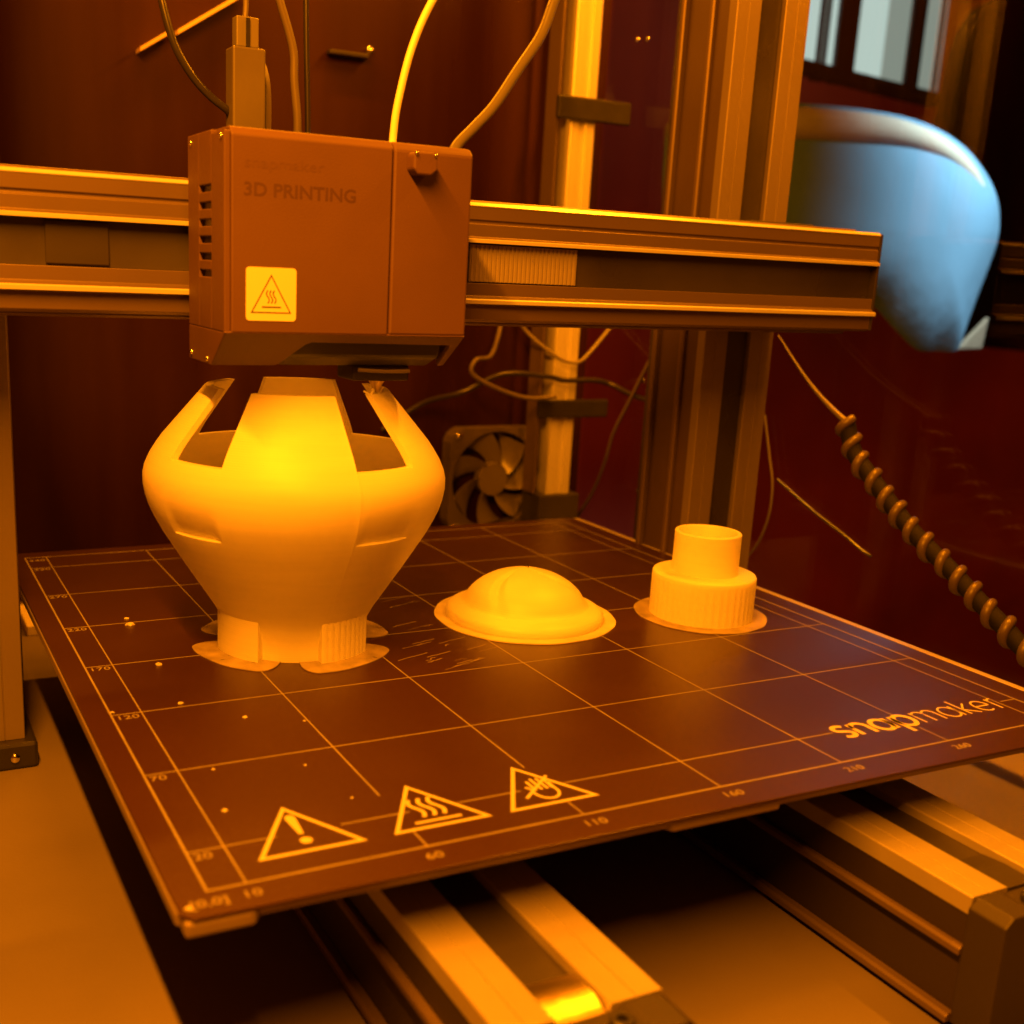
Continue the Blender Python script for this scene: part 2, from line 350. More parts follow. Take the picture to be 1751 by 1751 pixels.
# ------------------------------------------------------------------ printed vase
VX, VY = 84.0, 176.0
vase = thing('printed_vase', 'tall pale printed vase with four upright arms, directly under the tool head', 'printed part', (VX, VY, 0))
def interp(tab, z):
    if z <= tab[0][0]: return tab[0][1]
    for (a, ra), (b, rb) in zip(tab, tab[1:]):
        if z <= b:
            t = (z-a)/(b-a); return ra+(rb-ra)*t
    return tab[-1][1]
outer = [(0, 28.0), (6, 28.0), (12, 29.6), (17, 32.2), (35, 43.9), (48, 52.0), (54, 55.2), (58, 57.0), (62, 58.2), (66, 58.9), (70, 58.9), (73, 58.2), (77, 56.4), (81, 53.9), (84, 51.8), (103.6, 35.2)]
WIN = [(-164.5, -137.5), (-87.0, -59.0), (17.0, 44.5), (94.0, 121.5)]     # azimuth ranges of the openings
SILL = 78.8; TOP = 103.6; TH = 3.0; LEDGE = 52.3
def inwin(a):
    a = (a+180) % 360-180
    for p, q in WIN:
        if p-1e-6 <= a <= q+1e-6: return min(a-p, q-a)
    return -1
azs = set()
for i in range(0, 180): azs.add(round(-180+i*2.0, 3))
for p, q in WIN:
    for k in (p, p+.01, q-.01, q, p+1.2, q-1.2, p+2.5, q-2.5, p+3.7, q-3.7, p+5, q-5): azs.add(round(k, 3))
azs = sorted(azs)
zs = sorted(set([0, 3, 6, 9, 12, 15, 17, 20, 25, 30, 35, 40, 45, 48, 50.5, LEDGE-.4, LEDGE, 53.2, 54.5, 56, 58, 60, 62, 64, 66, 68, 70, 71.5, 73, 75, 77, SILL, 81, 84, 88, 92, 96, 100, TOP]))
def R_out(a, z):
    r = interp(outer, z); d = inwin(a)
    if d > 0 and z >= LEDGE and z < SILL:        # sunken panel under each opening, with a ledge at its foot
        k = max(0, 1-(z-LEDGE)/13.0)**1.3; e = min(1, d/5.0); e = e*e*(3-2*e)
        r -= 1.9*k*e
    if abs(a+86.9) < .7 and z > 20: r += .22
    return r
b = bmesh.new(); grid = {}
def vert(i, j, side):
    key = (i, j, side)
    if key not in grid:
        a, z = azs[i], zs[j]; r = R_out(a, z) - (0 if side == 0 else TH)
        zz = z if side == 0 or z in (0,) else z
        if side == 1 and j == 0: zz = 1.2
        ar = math.radians(a); grid[key] = b.verts.new((VX+r*math.cos(ar), VY+r*math.sin(ar), zz))
    return grid[key]
nA, nZ = len(azs), len(zs)
def solid(i, j):
    if j < 0 or j >= nZ-1: return False
    am = azs[i]+((azs[(i+1) % nA]-azs[i]) % 360)/2; zm = (zs[j]+zs[j+1])/2
    if zm > SILL and inwin(am) > 0: return False
    return True
for i in range(nA):
    k = (i+1) % nA
    for j in range(nZ-1):
        if not solid(i, j): continue
        b.faces.new((vert(i, j, 0), vert(k, j, 0), vert(k, j+1, 0), vert(i, j+1, 0)))
        b.faces.new((vert(i, j, 1), vert(i, j+1, 1), vert(k, j+1, 1), vert(k, j, 1)))
        if not solid(i, j+1): b.faces.new((vert(i, j+1, 0), vert(k, j+1, 0), vert(k, j+1, 1), vert(i, j+1, 1)))
        if not solid(i, j-1): b.faces.new((vert(i, j, 0), vert(i, j, 1), vert(k, j, 1), vert(k, j, 0)))
        if not solid((i-1) % nA, j): b.faces.new((vert(i, j, 0), vert(i, j+1, 0), vert(i, j+1, 1), vert(i, j, 1)))
        if not solid(k, j): b.faces.new((vert(k, j, 0), vert(k, j, 1), vert(k, j+1, 1), vert(k, j+1, 0)))
vb = link('body', b, M['pla'], vase, smooth=True)
def leg(a0, a1, fluted):
    b = bmesh.new(); n = 60; L = []
    for i in range(n+1):
        a = a0+(a1-a0)*i/n; ar = math.radians(a)
        ro = 31.9 - (.24*(.5+.5*math.cos(2*PI*(a-a0)/((a1-a0)/9)))**3 if fluted else 0)
        top = 17.0
        L.append([b.verts.new((VX+r*math.cos(ar), VY+r*math.sin(ar), z)) for r, z in ((26.5, .2), (ro, .2), (ro, top), (26.5, top))])
    for p, q in zip(L, L[1:]):
        for j in range(4): b.faces.new((p[j], q[j], q[(j+1) % 4], p[(j+1) % 4]))
    b.faces.new(L[0]); b.faces.new(L[-1][::-1])
    return b
def wavy_ring(c, ro, ri, h, a0, a1, n=64, seed=0, caps=True):
    rnd = random.Random(seed); ph = [rnd.uniform(0, 6) for _ in range(3)]
    b = bmesh.new(); L = []
    full = a1-a0 >= 359.9; k = n if full else n+1
    for i in range(k):
        t = i/n; a = math.radians(a0+(a1-a0)*t)
        rr = ro+.35*math.sin(3*a+ph[0])+.18*math.sin(11*a+ph[1])
        if not full and caps:                    # rounded sector ends
            e = min(t, 1-t)*(a1-a0)*PI/180*ro
            if e < 8: rr = ri+(rr-ri)*math.sqrt(max(0, 1-(1-e/8)**2))
        L.append([b.verts.new((c[0]+r*math.cos(a), c[1]+r*math.sin(a), z)) for r, z in ((ri, c[2]), (max(rr, ri+.05), c[2]), (max(rr, ri+.05), c[2]+h), (ri, c[2]+h))])
    for i in range(k if full else k-1):
        p, q = L[i], L[(i+1) % k]
        for j in range(4): b.faces.new((p[j], q[j], q[(j+1) % 4], p[(j+1) % 4]))
    if not full: b.faces.new(L[0]); b.faces.new(L[-1][::-1])
    return b
for k, c in enumerate((-157.5, -67.5, 22.5, 112.5)):
    lg = link('leg', leg(c-22.5, c+22.5, c != -157.5), M['pla'], vase, smooth=True)
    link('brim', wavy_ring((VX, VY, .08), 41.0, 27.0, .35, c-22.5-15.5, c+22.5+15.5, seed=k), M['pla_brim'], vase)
link('bottom_disc', cyl((VX, VY, .3), 26.6, 1.2, n=48), M['pla'], vase)
b = bmesh.new(); rnd = random.Random(3)                       # unfinished strings on the arm being printed
for k in range(7):
    a = math.radians(-50+rnd.uniform(-9, 9)); r = 34.5
    p = Vector((VX+r*math.cos(a), VY+r*math.sin(a), TOP-.6))
    q = p+Vector((rnd.uniform(-2.5, 1.5), rnd.uniform(-1.5, 1.5), rnd.uniform(1.2, 3.4)))
    tube([p, (p+q)/2+Vector((rnd.uniform(-.8, .8), 0, .4)), q], .45, 4, 6, b)
link('loose_strands', b, M['pla'], vase)

# ------------------------------------------------------------------ printed dome
DX, DY = 192.5, 175.0
dome = thing('printed_dome', 'low pale printed dome with a wide flange, between the vase and the stepped hub', 'printed part', (DX, DY, 0))
prof = [(35.2, .4), (35.6, 1.6), (35.4, 3.0), (34.4, 4.4), (32.5, 5.5), (30.4, 6.3), (28.6, 7.1), (27.3, 8.4), (26.1, 10.2), (24.4, 12.4), (22, 14.7), (19, 16.8), (15.5, 18.7), (11.5, 20.2), (7.5, 21.3), (3.5, 22.2), (.02, 22.8)]
b = bmesh.new(); n = 144; L = []
def resamp(pr, m):
    Q = spline([(p[0], p[1], 0) for p in pr], m); return [(max(q.x, .02), q.y) for q in Q]
for r, z in resamp(prof, 3):
    row = []
    for i in range(n):
        a = 2*PI*i/n; f = min(1, max(0, (31-r)/8))*min(1, r/5)
        tw = a-math.radians(-112)+.030*(28-r)          # twisted grooves
        gr = math.cos(1.5*tw)**2; gr = max(0, 1-abs(((math.degrees(tw)-28) % 120)-60)/10)
        d = 1.7*gr*f
        row.append(b.verts.new((DX+r*math.cos(a), DY+r*math.sin(a), z-d)))
    L.append(row)
for p, q in zip(L, L[1:]):
    for i in range(n): b.faces.new((p[i], p[(i+1) % n], q[(i+1) % n], q[i]))
b.faces.new(L[-1]); b.faces.new(L[0][::-1])
link('cap', b, M['pla'], dome, smooth=True)
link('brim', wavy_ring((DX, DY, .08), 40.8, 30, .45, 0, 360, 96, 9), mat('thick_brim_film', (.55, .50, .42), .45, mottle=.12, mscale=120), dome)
link('tip_hair', tube([(DX+.3, DY-.5, 22.2), (DX+.4, DY-.6, 23.6), (DX-.6, DY-.6, 24.2)], .16, 4, 6), M['dark'], dome)

# ------------------------------------------------------------------ printed stepped hub
HX, HY = 273.5, 151.2
hub = thing('printed_stepped_hub', 'pale printed two step cylinder with a hollow top, right of the dome', 'printed part', (HX, HY, 0))
b = bmesh.new(); n = 180; L = []
def drumr(a, z):
    rib = .30*(.5+.5*math.cos(a*44))**2
    return 23.6-rib*(1 if z < 17 else max(0, (19-z)/2))
rows = [('o', .3), ('o', 2), ('o', 16), ('o', 18), (23.5, 19.6), (23.1, 20.3), (22.4, 20.6), (15.3, 20.9), (15.0, 21.5), (15.0, 39.2), (14.6, 39.6), (13.2, 39.6), (12.9, 39.2), (12.9, 14)]
for r, z in rows:
    L.append([b.verts.new((HX+(drumr(2*PI*i/n, z) if r == 'o' else r)*math.cos(2*PI*i/n), HY+(drumr(2*PI*i/n, z) if r == 'o' else r)*math.sin(2*PI*i/n), z)) for i in range(n)])
for p, q in zip(L, L[1:]):
    for i in range(n): b.faces.new((p[i], p[(i+1) % n], q[(i+1) % n], q[i]))
b.faces.new(L[-1]); b.faces.new(L[0][::-1])
link('body', b, M['pla'], hub, smooth=True)
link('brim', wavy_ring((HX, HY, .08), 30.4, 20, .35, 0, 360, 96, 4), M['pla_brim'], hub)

# ------------------------------------------------------------------ linear modules (beam, towers, bed rails)
def module(name, label, cat, length, frame, origin, group=None, ends=(True, True), belt_mat='belt', bead=True, rail='alu', side='alu_side'):
    bd = 1.0 if bead else 0.0
    """profile in (u across 0..47, d depth 0=front face), extruded along length; frame(u, d, l) -> xyz"""
    t = thing(name, label, cat, origin, group)
    def ex(poly, l0, l1, m, nm_, bev=.35):
        b = bmesh.new(); A = [b.verts.new(frame(u, d, l0)) for u, d in poly]; B = [b.verts.new(frame(u, d, l1)) for u, d in poly]
        b.faces.new(A); b.faces.new(B[::-1]); k = len(poly)
        for i in range(k): b.faces.new((A[i], B[i], B[(i+1) % k], A[(i+1) % k]))
        return link(nm_, b, m, t, bevel=bev)
    L = length
    # u=0 side rail with groove, chamfer beads
    if bead:
        ex([(0, 1.2), (1.2, 0), (6.3, 0), (6.8, .7), (7.6, .7), (8.1, 0), (12.9, 0), (13.9, -1.6), (15.2, -1.6), (15.4, 2.6), (15.4, 6), (0, 6)], 0, L, M[rail], 'guide_rail', .2)
        ex([(31.2, 6), (31.2, 0), (36.2, 0), (37.6, -2.6), (39.4, -2.6), (39.8, 0), (45.8, 0), (47, 1.2), (47, 6)], 0, L, M[rail], 'guide_rail', .2)
        ex([(13.8, -1.65), (15.3, -1.65), (15.3, -2.0), (14.0, -2.0)], 0, L, M['alu_bright'], 'edge_strip', 0)
        ex([(37.4, -2.65), (39.5, -2.65), (39.3, -3.3), (37.9, -3.3)], 0, L, M['alu_bright'], 'edge_strip', 0)
        ex([(-.35, .9), (.9, -.35), (1.3, -.1), (-.05, 1.25)], 0, L, M['alu_bright'], 'edge_strip', 0)
    else:
        ex([(0, .4), (.4, 0), (7.2, 0), (7.35, .35), (7.65, .35), (7.8, 0), (15.1, 0), (15.4, .4), (15.4, 6), (0, 6)], 0, L, M[rail], 'guide_rail', .1)
        ex([(31.2, 6), (31.2, .4), (31.6, 0), (38.6, 0), (38.75, .35), (39.05, .35), (39.2, 0), (46.6, 0), (47, .4), (47, 6)], 0, L, M[rail], 'guide_rail', .1)
    ex([(15.5, 3.2), (31.1, 3.2), (31.1, 6), (15.5, 6)], 0, L, M[belt_mat], 'belt_cover', 0)
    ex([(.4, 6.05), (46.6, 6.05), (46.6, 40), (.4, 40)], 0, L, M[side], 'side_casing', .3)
    for dd, pr, mm in ((16.0, 2.2, 'alu'), (38.6, 3.2, 'alu')):
        ex([(-pr, dd+.9), (-pr+.9, dd), (.35, dd), (.35, dd+2.8), (-pr, dd+2.8)], 0, L, M[mm], 'side_ledge', .15)
        ex([(47+pr, dd+.9), (47+pr-.9, dd), (46.65, dd), (46.65, dd+2.8), (47+pr, dd+2.8)], 0, L, M[mm], 'side_ledge', .15)
    for k, e in enumerate(ends):
        if not e: continue
        l0, l1 = ((-13, -.1) if k == 0 else (L+.1, L+13))
        ex([(-1.5, 3), (1.5, .2), (11, .2), (13, 1.6), (33, 1.6), (35, .2), (45.5, .2), (48.5, 3), (48.5, 41.5), (-1.5, 41.5)], l0, l1, M['alu_dark'], 'end_cap', .6)
        for uu in (17.5, 30):
            b = bmesh.new(); lm = (l0+l1)/2; n_ = 20
            def rg(r, d): return [b.verts.new(frame(uu+r*math.cos(2*PI*i/n_), d, lm+r*math.sin(2*PI*i/n_))) for i in range(n_)]
            R = [rg(3.1, 1.7), rg(3.1, -.4), rg(2.7, -.7), rg(1.5, -.7), rg(1.4, 1.0)]
            for p, q in zip(R, R[1:]):
                for i in range(n_): b.faces.new((p[i], p[(i+1) % n_], q[(i+1) % n_], q[i]))
            b.faces.new(R[-1]); link('cap_screw', b, M['dark'], t)
    return t
grp_y = 'linear rails under the print bed'
fl = lambda x0: (lambda u, d, l: (x0+u, -51+l, -22-d))
m1 = module('linear_rail', 'left linear rail under the bed, with a shiny brass plate in its channel', 'linear rail', 420, fl(55.0), (78, 150, -66), grp_y, (True, False), bead=False, rail='rail_top')
m2 = module('linear_rail', 'right linear rail lying under the bed, below the lettering on the print bed', 'linear rail', 420, fl(214.6), (238, 150, -66), grp_y, (True, False), bead=False, rail='rail_top')
link('brass_plate', prism([(-50+17*k/12, -24.9+2.0*math.sin(PI*k/12)**.8) for k in range(13)][::-1]+[(-50, -25.1), (-33, -25.1)], 'x', 70.9, 85.7), M['brass'], m1)
link('gasket_plate', prism([(-49, -24.2), (-38, -24.0), (-30, -24.9), (-30, -25.15), (-49, -25.15)], 'x', 230.6, 245.4), M['alu_dark'], m2, bevel=.2)
for m_, x0 in ((m1, 55.0), (m2, 214.6)):
    link('foot_plate', box(x0+2, x0+45, -48, 360, -65.95, -62.1), M['alu_side'], m_)
    link('bed_carriage', box(x0+3, x0+44, 60, 250, -22.6, -15.1), M['darkmat'], m_, bevel=1)
# gantry beam
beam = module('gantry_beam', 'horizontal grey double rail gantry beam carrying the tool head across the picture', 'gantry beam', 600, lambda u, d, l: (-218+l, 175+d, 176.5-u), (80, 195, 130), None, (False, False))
g = box(157.5, 209, 177.2, 178.1, 145.8, 160.6)
for k in range(25): box(158+k*2.05, 159+k*2.05, 176.7, 177.25, 146, 160.4, g)
link('toothed_belt', g, M['rail_top'], beam)
link('belt_clamp', box(-7.5, 14, 177.0, 178.1, 146, 160.6), M['alu_dark'], beam, bevel=.4)  # brown reflection on the belt cover, built as a thin plate
link('end_plate', box(382.1, 383.6, 174.6, 215, 130, 176.2), M['alu_dark'], beam, bevel=.3)
# towers
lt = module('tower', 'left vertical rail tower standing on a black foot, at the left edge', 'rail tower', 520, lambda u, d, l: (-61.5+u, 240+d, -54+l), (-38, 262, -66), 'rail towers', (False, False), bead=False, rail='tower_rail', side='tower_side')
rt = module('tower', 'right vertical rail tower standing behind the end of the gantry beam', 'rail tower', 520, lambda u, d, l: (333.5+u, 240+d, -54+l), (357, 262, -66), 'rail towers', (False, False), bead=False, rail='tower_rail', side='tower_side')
for tt, x0 in ((lt, -61.5), (rt, 333.5)):
    link('foot', box(x0-4, x0+51.5, 235, 290, -65.9, -54.1), M['dark'], tt, bevel=1.5)
    for sx in (5, 42):
        b = bmesh.new(); bmesh.ops.create_uvsphere(b, u_segments=16, v_segments=8, radius=2.1); 
        for v in b.verts: v.co = Vector((v.co.x, v.co.y*.5, v.co.z))
        bmesh.ops.translate(b, vec=(x0+sx, 234.6, -60.5), verts=b.verts)
        link('foot_screw', b, M['steel'], tt, smooth=True)
    link('beam_slider', box(x0+2, x0+45, 216, 239, 126, 181), M['darkmat'], tt, bevel=1)

# ------------------------------------------------------------------ tool head
X0, X1, Y0, Y1, Z0, Z1 = 40.5, 129.5, 125.0, 171.0, 126.8, 191.6
head = thing('tool_head', 'boxy grey tool head with side vents and a square warning sticker, on the gantry beam', 'tool head', (85, 150, 115))
SEAM = 99.0
def shell(a, b, yb0=Y0):
    return prism([(Y0, Z0+.02), (Y0, Z1-2.6), (Y0+2.2, Z1-.3), (Y0+4, Z1), (Y1, Z1), (Y1, Z0+.02)], 'x', a, b)
# main shell with real recesses for the vents on its left side
link('front_shell', shell(X0+2.2, SEAM-.25), M['head'], head, bevel=.5)
link('right_shell', shell(SEAM+.25, X1), M['head'], head, bevel=.9)
slots = [(Z0+46.2-5.55*k) for k in range(6)]
b = bmesh.new(); ya, yb = 141.0, 156.5
edges = [Z0+.02]+[e for s in slots[::-1] for e in (s-1.15, s+1.15)]+[Z1-.4]
for k in range(0, len(edges), 2): box(X0, X0+2.15, ya, yb, edges[k], edges[k+1], b)
box(X0, X0+2.15, Y0+.6, ya, Z0+.02, Z1-1.6, b); box(X0, X0+2.15, yb, Y1, Z0+.02, Z1-.4, b)
link('vented_side', b, M['head'], head, bevel=.35)
link('vent_backing', box(X0+1.6, X0+2.12, ya+.1, yb-.1, Z0+10, Z1-8), M['dark'], head)
# skirt: sloping back under the front face, cut away on the right
def skirt(poly):                                # poly in (x, t) with t 0 top .. 1 bottom
    b = bmesh.new(); F = []; K = []
    for x, t in poly:
        y = Y0+t*17.0; z = Z0-t*12.2
        F.append(b.verts.new((x, y, z))); K.append(b.verts.new((x, y+2.2, z+1.2)))
    b.faces.new(F); b.faces.new(K[::-1]); n = len(poly)
    for i in range(n): b.faces.new((F[i], K[i], K[(i+1) % n], F[(i+1) % n]))
    return b
link('skirt', skirt([(X0, 0), (X1, 0), (X1, .98), (X1-2.2, 1.0), (X1-3.2, .30), (72.5, .26), (70.5, .34), (64.5, .96), (63, 1), (X0, 1)]), M['head'], head, bevel=.4)
link('side_cheek', prism([(Y0+.5, Z0), (Y0+17, Z0-12.1), (Y1, Z0-12.1), (Y1, Z0)], 'x', X0+.01, X0+2.1), M['head'], head, bevel=.3)
link('side_cheek', prism([(Y0+3, Z0-1), (Y0+16, Z0-10), (Y1, Z0-10), (Y1, Z0)], 'x', X1-2.1, X1-.01), M['head'], head, bevel=.3)
# black cooling duct and nozzle inside the cut-away
link('cooling_duct', prism([(133, 125.5), (137, 118), (146, 114.5), (168, 114.5), (168, 125.5)], 'x', 66, 125), M['dark'], head, bevel=1.2)
link('heater_block', box(95, 118, 147, 163, 108.6, 114.4), M['darkmat'], head, bevel=.8)
link('duct_lip', tube([(94, 139.5, 113.4), (104, 138.5, 113.0), (114, 138.5, 113.1)], .7, 6, 8), M['cable_grey'], head, smooth=True)
link('nozzle', cyl((106.2, 150.5, 104.2), .7, 4.3, n=20, r2=3.2), M['brass'], head)
# knob
b = prism([(104.6, 188.3), (111.4, 188.4), (112.8, 187), (112.8, 182.6), (110.4, 180.8), (105.6, 180.8), (103.8, 182.6), (103.8, 187.2)], 'y', Y0-6.2, Y0-.02)
link('release_knob', b, M['head'], head, bevel=.7)
for x, z in ((104.6, 187.6), (111.8, 187.4)):
    b = bmesh.new(); bmesh.ops.create_uvsphere(b, u_segments=12, v_segments=8, radius=.75); bmesh.ops.translate(b, vec=(x, Y0-6.3, z), verts=b.verts)
    link('knob_pin', b, M['steel'], head, smooth=True)
for p, r in (((X0-.1, 166, Z1-3), .8), ((X0-.1, 128.3, Z1-3.2), .8), ((X0-.1, 167, 117.2), .9), ((X0-.1, 146, 116.6), .9)):
    b = bmesh.new(); bmesh.ops.create_uvsphere(b, u_segments=12, v_segments=8, radius=r); bmesh.ops.translate(b, vec=p, verts=b.verts)
    link('corner_screw', b, M['steel'], head, smooth=True)
# sticker
def rrect(x0, x1, z0, z1, r, n=5):
    P = []
    for cx, cz, a0 in ((x1-r, z1-r, 0), (x0+r, z1-r, 90), (x0+r, z0+r, 180), (x1-r, z0+r, 270)):
        P += [(cx+r*math.cos(math.radians(a0+90*i/n)), cz+r*math.sin(math.radians(a0+90*i/n))) for i in range(n+1)]
    return P
st = link('warning_sticker', prism(rrect(47.6, 64.9, 130.9, 148.2, 1.2), 'y', Y0-.16, Y0-.01), M['sticker'], head)
g = bmesh.new()
def fs(u, v, t): return (u, Y0-.16-t, v)
stroke([(49.5, 133.6), (62.9, 133.6), (56.2, 145.6)], .42, .005, .05, fs, g, True)
for k in range(3):
    x = 56.2+(k-1)*1.15
    stroke([(x+.5*math.sin(t*2*PI/10), 136.6+t*.42) for t in range(11)], .42, .005, .05, fs, g)
stroke([(53, 135.4), (59.6, 135.4)], .5, .005, .05, fs, g)
link('sticker_print', g, M['sticker_ink'], st)
rotx = Matrix.Rotation(PI/2, 4, 'X')
text_obj('lettering', 'snapmaker', 4.9, Matrix.Translation(Vector((46.8, Y0-.03, 179.3))*S) @ rotx, mat('faint_head_print', (.095, .050, .040), .5), head, .02, sx=1.28)
text_obj('lettering', '3D PRINTING', 5.9, Matrix.Translation(Vector((46.6, Y0-.03, 170.6))*S) @ rotx, M['head_ink'], head, .02, .12, sx=1.10)
# top fittings
link('top_bushing', cyl((109.3, 150, Z1), 3.4, 1.4, n=28), M['alu_bright'], head)
link('top_bushing', cyl((116.5, 146, Z1), 2.6, 1.2, n=28), M['alu_bright'], head)

# ------------------------------------------------------------------ filament, cables, connectors
o = link('filament_strand', tube([(109.3,150,192),(110.2,150,202.4),(112.1,150,212.4),(114.9,150,223.4),(118.6,150,233.5),(123.2,150,242.7),(131,151,256)], 1.35, 8, 12), M['filament'], smooth=True, origin=(109.3, 150, 192))
tag(o, 'bright pale filament strand curving up from the top of the tool head', 'filament')
o = link('guide_tube', tube([(172,228,196),(175.6,230,203.4),(184,230,212),(193.7,230,222.2),(204.7,230,238.1),(215.7,230,254.1),(221.6,230,269.4),(228,230,284)], 2.4, 8, 12), M['tube'], smooth=True, origin=(175, 230, 200))
tag(o, 'pale thick guide tube slanting up behind the right end of the tool head', 'tube')
cb = thing('cable_connector', 'grey cable connector block standing behind the top of the tool head', 'connector', (72.5, 205, 192))
link('shell', box(66.4, 79.4, 204, 214, 186, 228.6), M['conn'], cb, bevel=.8)
link('plug', box(68.4, 77.2, 206, 212, 228.7, 239.6), M['tube'], cb, bevel=.5)
link('plug_key', box(72.0, 73.4, 205.2, 205.95, 228.9, 239), M['dark'], cb)
link('lead', tube([(72.6, 209, 239), (72.9, 209, 246), (71.5, 209, 256), (70, 210, 270)], 1.1, 6, 8), M['cable_grey'], cb, smooth=True)
b = tube([(82, 214, 186), (82.6, 215, 214), (80.8, 218, 226), (76, 221, 236)], 2.6, 6, 8)
link('side_cable', b, M['cable_grey'], cb, smooth=True)
for nm_, pts, r, mt, lab in (
    ('black_cable', [(100.5,232,180),(101.5,230,204),(99.9,230,222),(99.6,230,232),(97.6,230,240),(93,230,253),(88,230,270)], 1.7, 'cable_grey', 'dark cable rising in a slight bend to the right of the connector block'),
    ('black_cable', [(107.5,236,180),(108.2,236,204),(107.0,236,240),(106.0,236,280)], 1.2, 'cable', 'thin black cable rising straight beside the bent dark cable'),
    ('black_cable', [(69,212,203),(65.8,210,206),(59.4,210,210.2),(52.7,210,216.5),(46.2,210,226.3),(42,211,240),(38,214,262)], 1.5, 'cable', 'dark cable arching up to the left from the back of the tool head'),
):
    tag(link(nm_, tube(pts, r, 8, 10), M[mt], smooth=True, origin=pts[0]), lab, 'cable')

# ------------------------------------------------------------------ back corner: post, clamps, fan, cables
post = thing('corner_post', 'bright slotted aluminium post in the rear right corner of the enclosure', 'post', (384, 462, -66))
def tprof(x0, w_, y0, dpt):
    c = x0+w_/2
    return [(x0, y0+.8), (x0+.8, y0), (c-3.2, y0), (c-3.2, y0+1.6), (c-.1, y0+1.8), (c+3.2, y0+1.6), (c+3.2, y0), (x0+w_-.8, y0), (x0+w_, y0+.8), (x0+w_, y0+dpt), (x0, y0+dpt)]
b = prism(tprof(374.0, 20.0, 452, 20), 'z', -6.5, 560); link('extrusion', b, M['alu_bright'], post, bevel=.2)
link('post_base', box(368, 402, 450, 476, -65.9, -6.6), M['darkmat'], post, bevel=1)
link('frame_edge', box(365.5, 367.0, 456, 472, -6, 560), M['alu'], post)
for z0, z1, lab in ((252, 267, 'upper black clamp wrapped around the rear corner post'), (50, 63, 'lower black clamp wrapped around the rear corner post')):
    tag(link('post_clamp', box(361, 420, 447.5, 451.8, z0, z1), M['dark'], bevel=1.2, origin=(384, 450, z0)), lab, 'clamp', 'clamps on the corner post')
fan = thing('cooling_fan', 'black square cooling fan mounted low on the back panel with screws at its corners', 'fan', (345, 484, -32))
FX, FZ, FY = 345.0, 1.0, 476.0
b = bmesh.new(); n = 64; sq = 38.5
def sqp(a):
    c_, s_ = math.cos(a), math.sin(a); k = sq/max(abs(c_), abs(s_)); k = min(k, 49.5); return (c_*k, s_*k)
L = []
for i in range(n):
    a = 2*PI*(i+.5)/n; q = sqp(a); r = 36.0
    L.append([b.verts.new(p) for p in ((FX+q[0], FY, FZ+q[1]), (FX+r*math.cos(a), FY, FZ+r*math.sin(a)), (FX+r*math.cos(a), FY+13, FZ+r*math.sin(a)), (FX+q[0], FY+13, FZ+q[1]))])
for i in range(n):
    p, q = L[i], L[(i+1) % n]
    for j in range(4): b.faces.new((p[j], q[j], q[(j+1) % 4], p[(j+1) % 4]))
M['fan'] = mat('fan_black_plastic', (.09, .075, .06), .35, mottle=.2)
M['blade'] = mat('fan_blade_plastic', (.15, .13, .085), .3)
link('frame', b, M['fan'], fan)
link('hub', cyl((FX, FY+3.5, FZ), 12.5, 8, 'y', 40), M['blade'], fan, bevel=.8)
for k in range(7):
    b = bmesh.new(); a0 = 2*PI*k/7+.3; P, Q = [], []; nn = 8
    for i in range(nn+1):
        t = i/nn; r = 12+23*t
        for j, lst in ((0, P), (1, Q)):
            a = a0+.5*t+(0 if j == 0 else (.62+.06*t)); y = FY+(2.2 if j == 0 else 9.5)
            lst.append((b.verts.new((FX+r*math.cos(a), y, FZ+r*math.sin(a))), b.verts.new((FX+r*math.cos(a), y+.9, FZ+r*math.sin(a)))))
    for i in range(nn):
        b.faces.new((P[i][0], P[i+1][0], Q[i+1][0], Q[i][0])); b.faces.new((P[i][1], Q[i][1], Q[i+1][1], P[i+1][1]))
        b.faces.new((P[i][0], P[i][1], P[i+1][1], P[i+1][0])); b.faces.new((Q[i][0], Q[i+1][0], Q[i+1][1], Q[i][1]))
    b.faces.new((P[0][0], Q[0][0], Q[0][1], P[0][1])); b.faces.new((P[-1][0], P[-1][1], Q[-1][1], Q[-1][0]))
    link('blade', b, M['blade'], fan, smooth=True)
for sx in (-1, 1):
    for sz in (-1, 1):
        b = bmesh.new(); bmesh.ops.create_uvsphere(b, u_segments=14, v_segments=8, radius=2.3)
        for v in b.verts: v.co.y *= .8
        bmesh.ops.translate(b, vec=(FX+sx*33.5, FY-1.2, FZ+sz*33.5), verts=b.verts); 
        cyl((FX+sx*33.5+3.2, FY-1.0, FZ+sz*33.5+1), 1.3, 1.2, 'y', 10, b)
        link('mounting_screw', b, M['steel'], fan, smooth=True)
for nm_, pts, r, mt, lab in (
    ('white_wire', [(318,454,160),(335,454,131),(348.4,455,113),(361.2,450,101.1),(376.5,446,91.8),(389,446,89.8),(401.2,450,96),(423,455,116)], 1.3, 'wire', 'pale wire drooping across the corner post below the gantry beam'),
    ('black_cable', [(258,489,38),(284,478,58),(303.1,456,68),(331.2,450,81),(364.5,446,80),(379.4,445,77.2),(404.4,446,77.2),(420,446,74),(424,425,69),(424,385,66)], 1.9, 'cable', 'upper black cable crossing the corner post above the fan'),
    ('black_cable', [(356,489,168),(345,480,118),(326,458,94),(309.9,450,91),(305.8,449,83),(315.3,449,76),(336.8,448,67.8),(353.7,446,64.6),(372,444,66)], 1.5, 'cable_grey', 'looped grey sheathed cable above the fan, ending at the lower clamp'),
):
    tag(link(nm_, tube(pts, r, 8, 10), M[mt], smooth=True, origin=pts[0]), lab, 'cable')
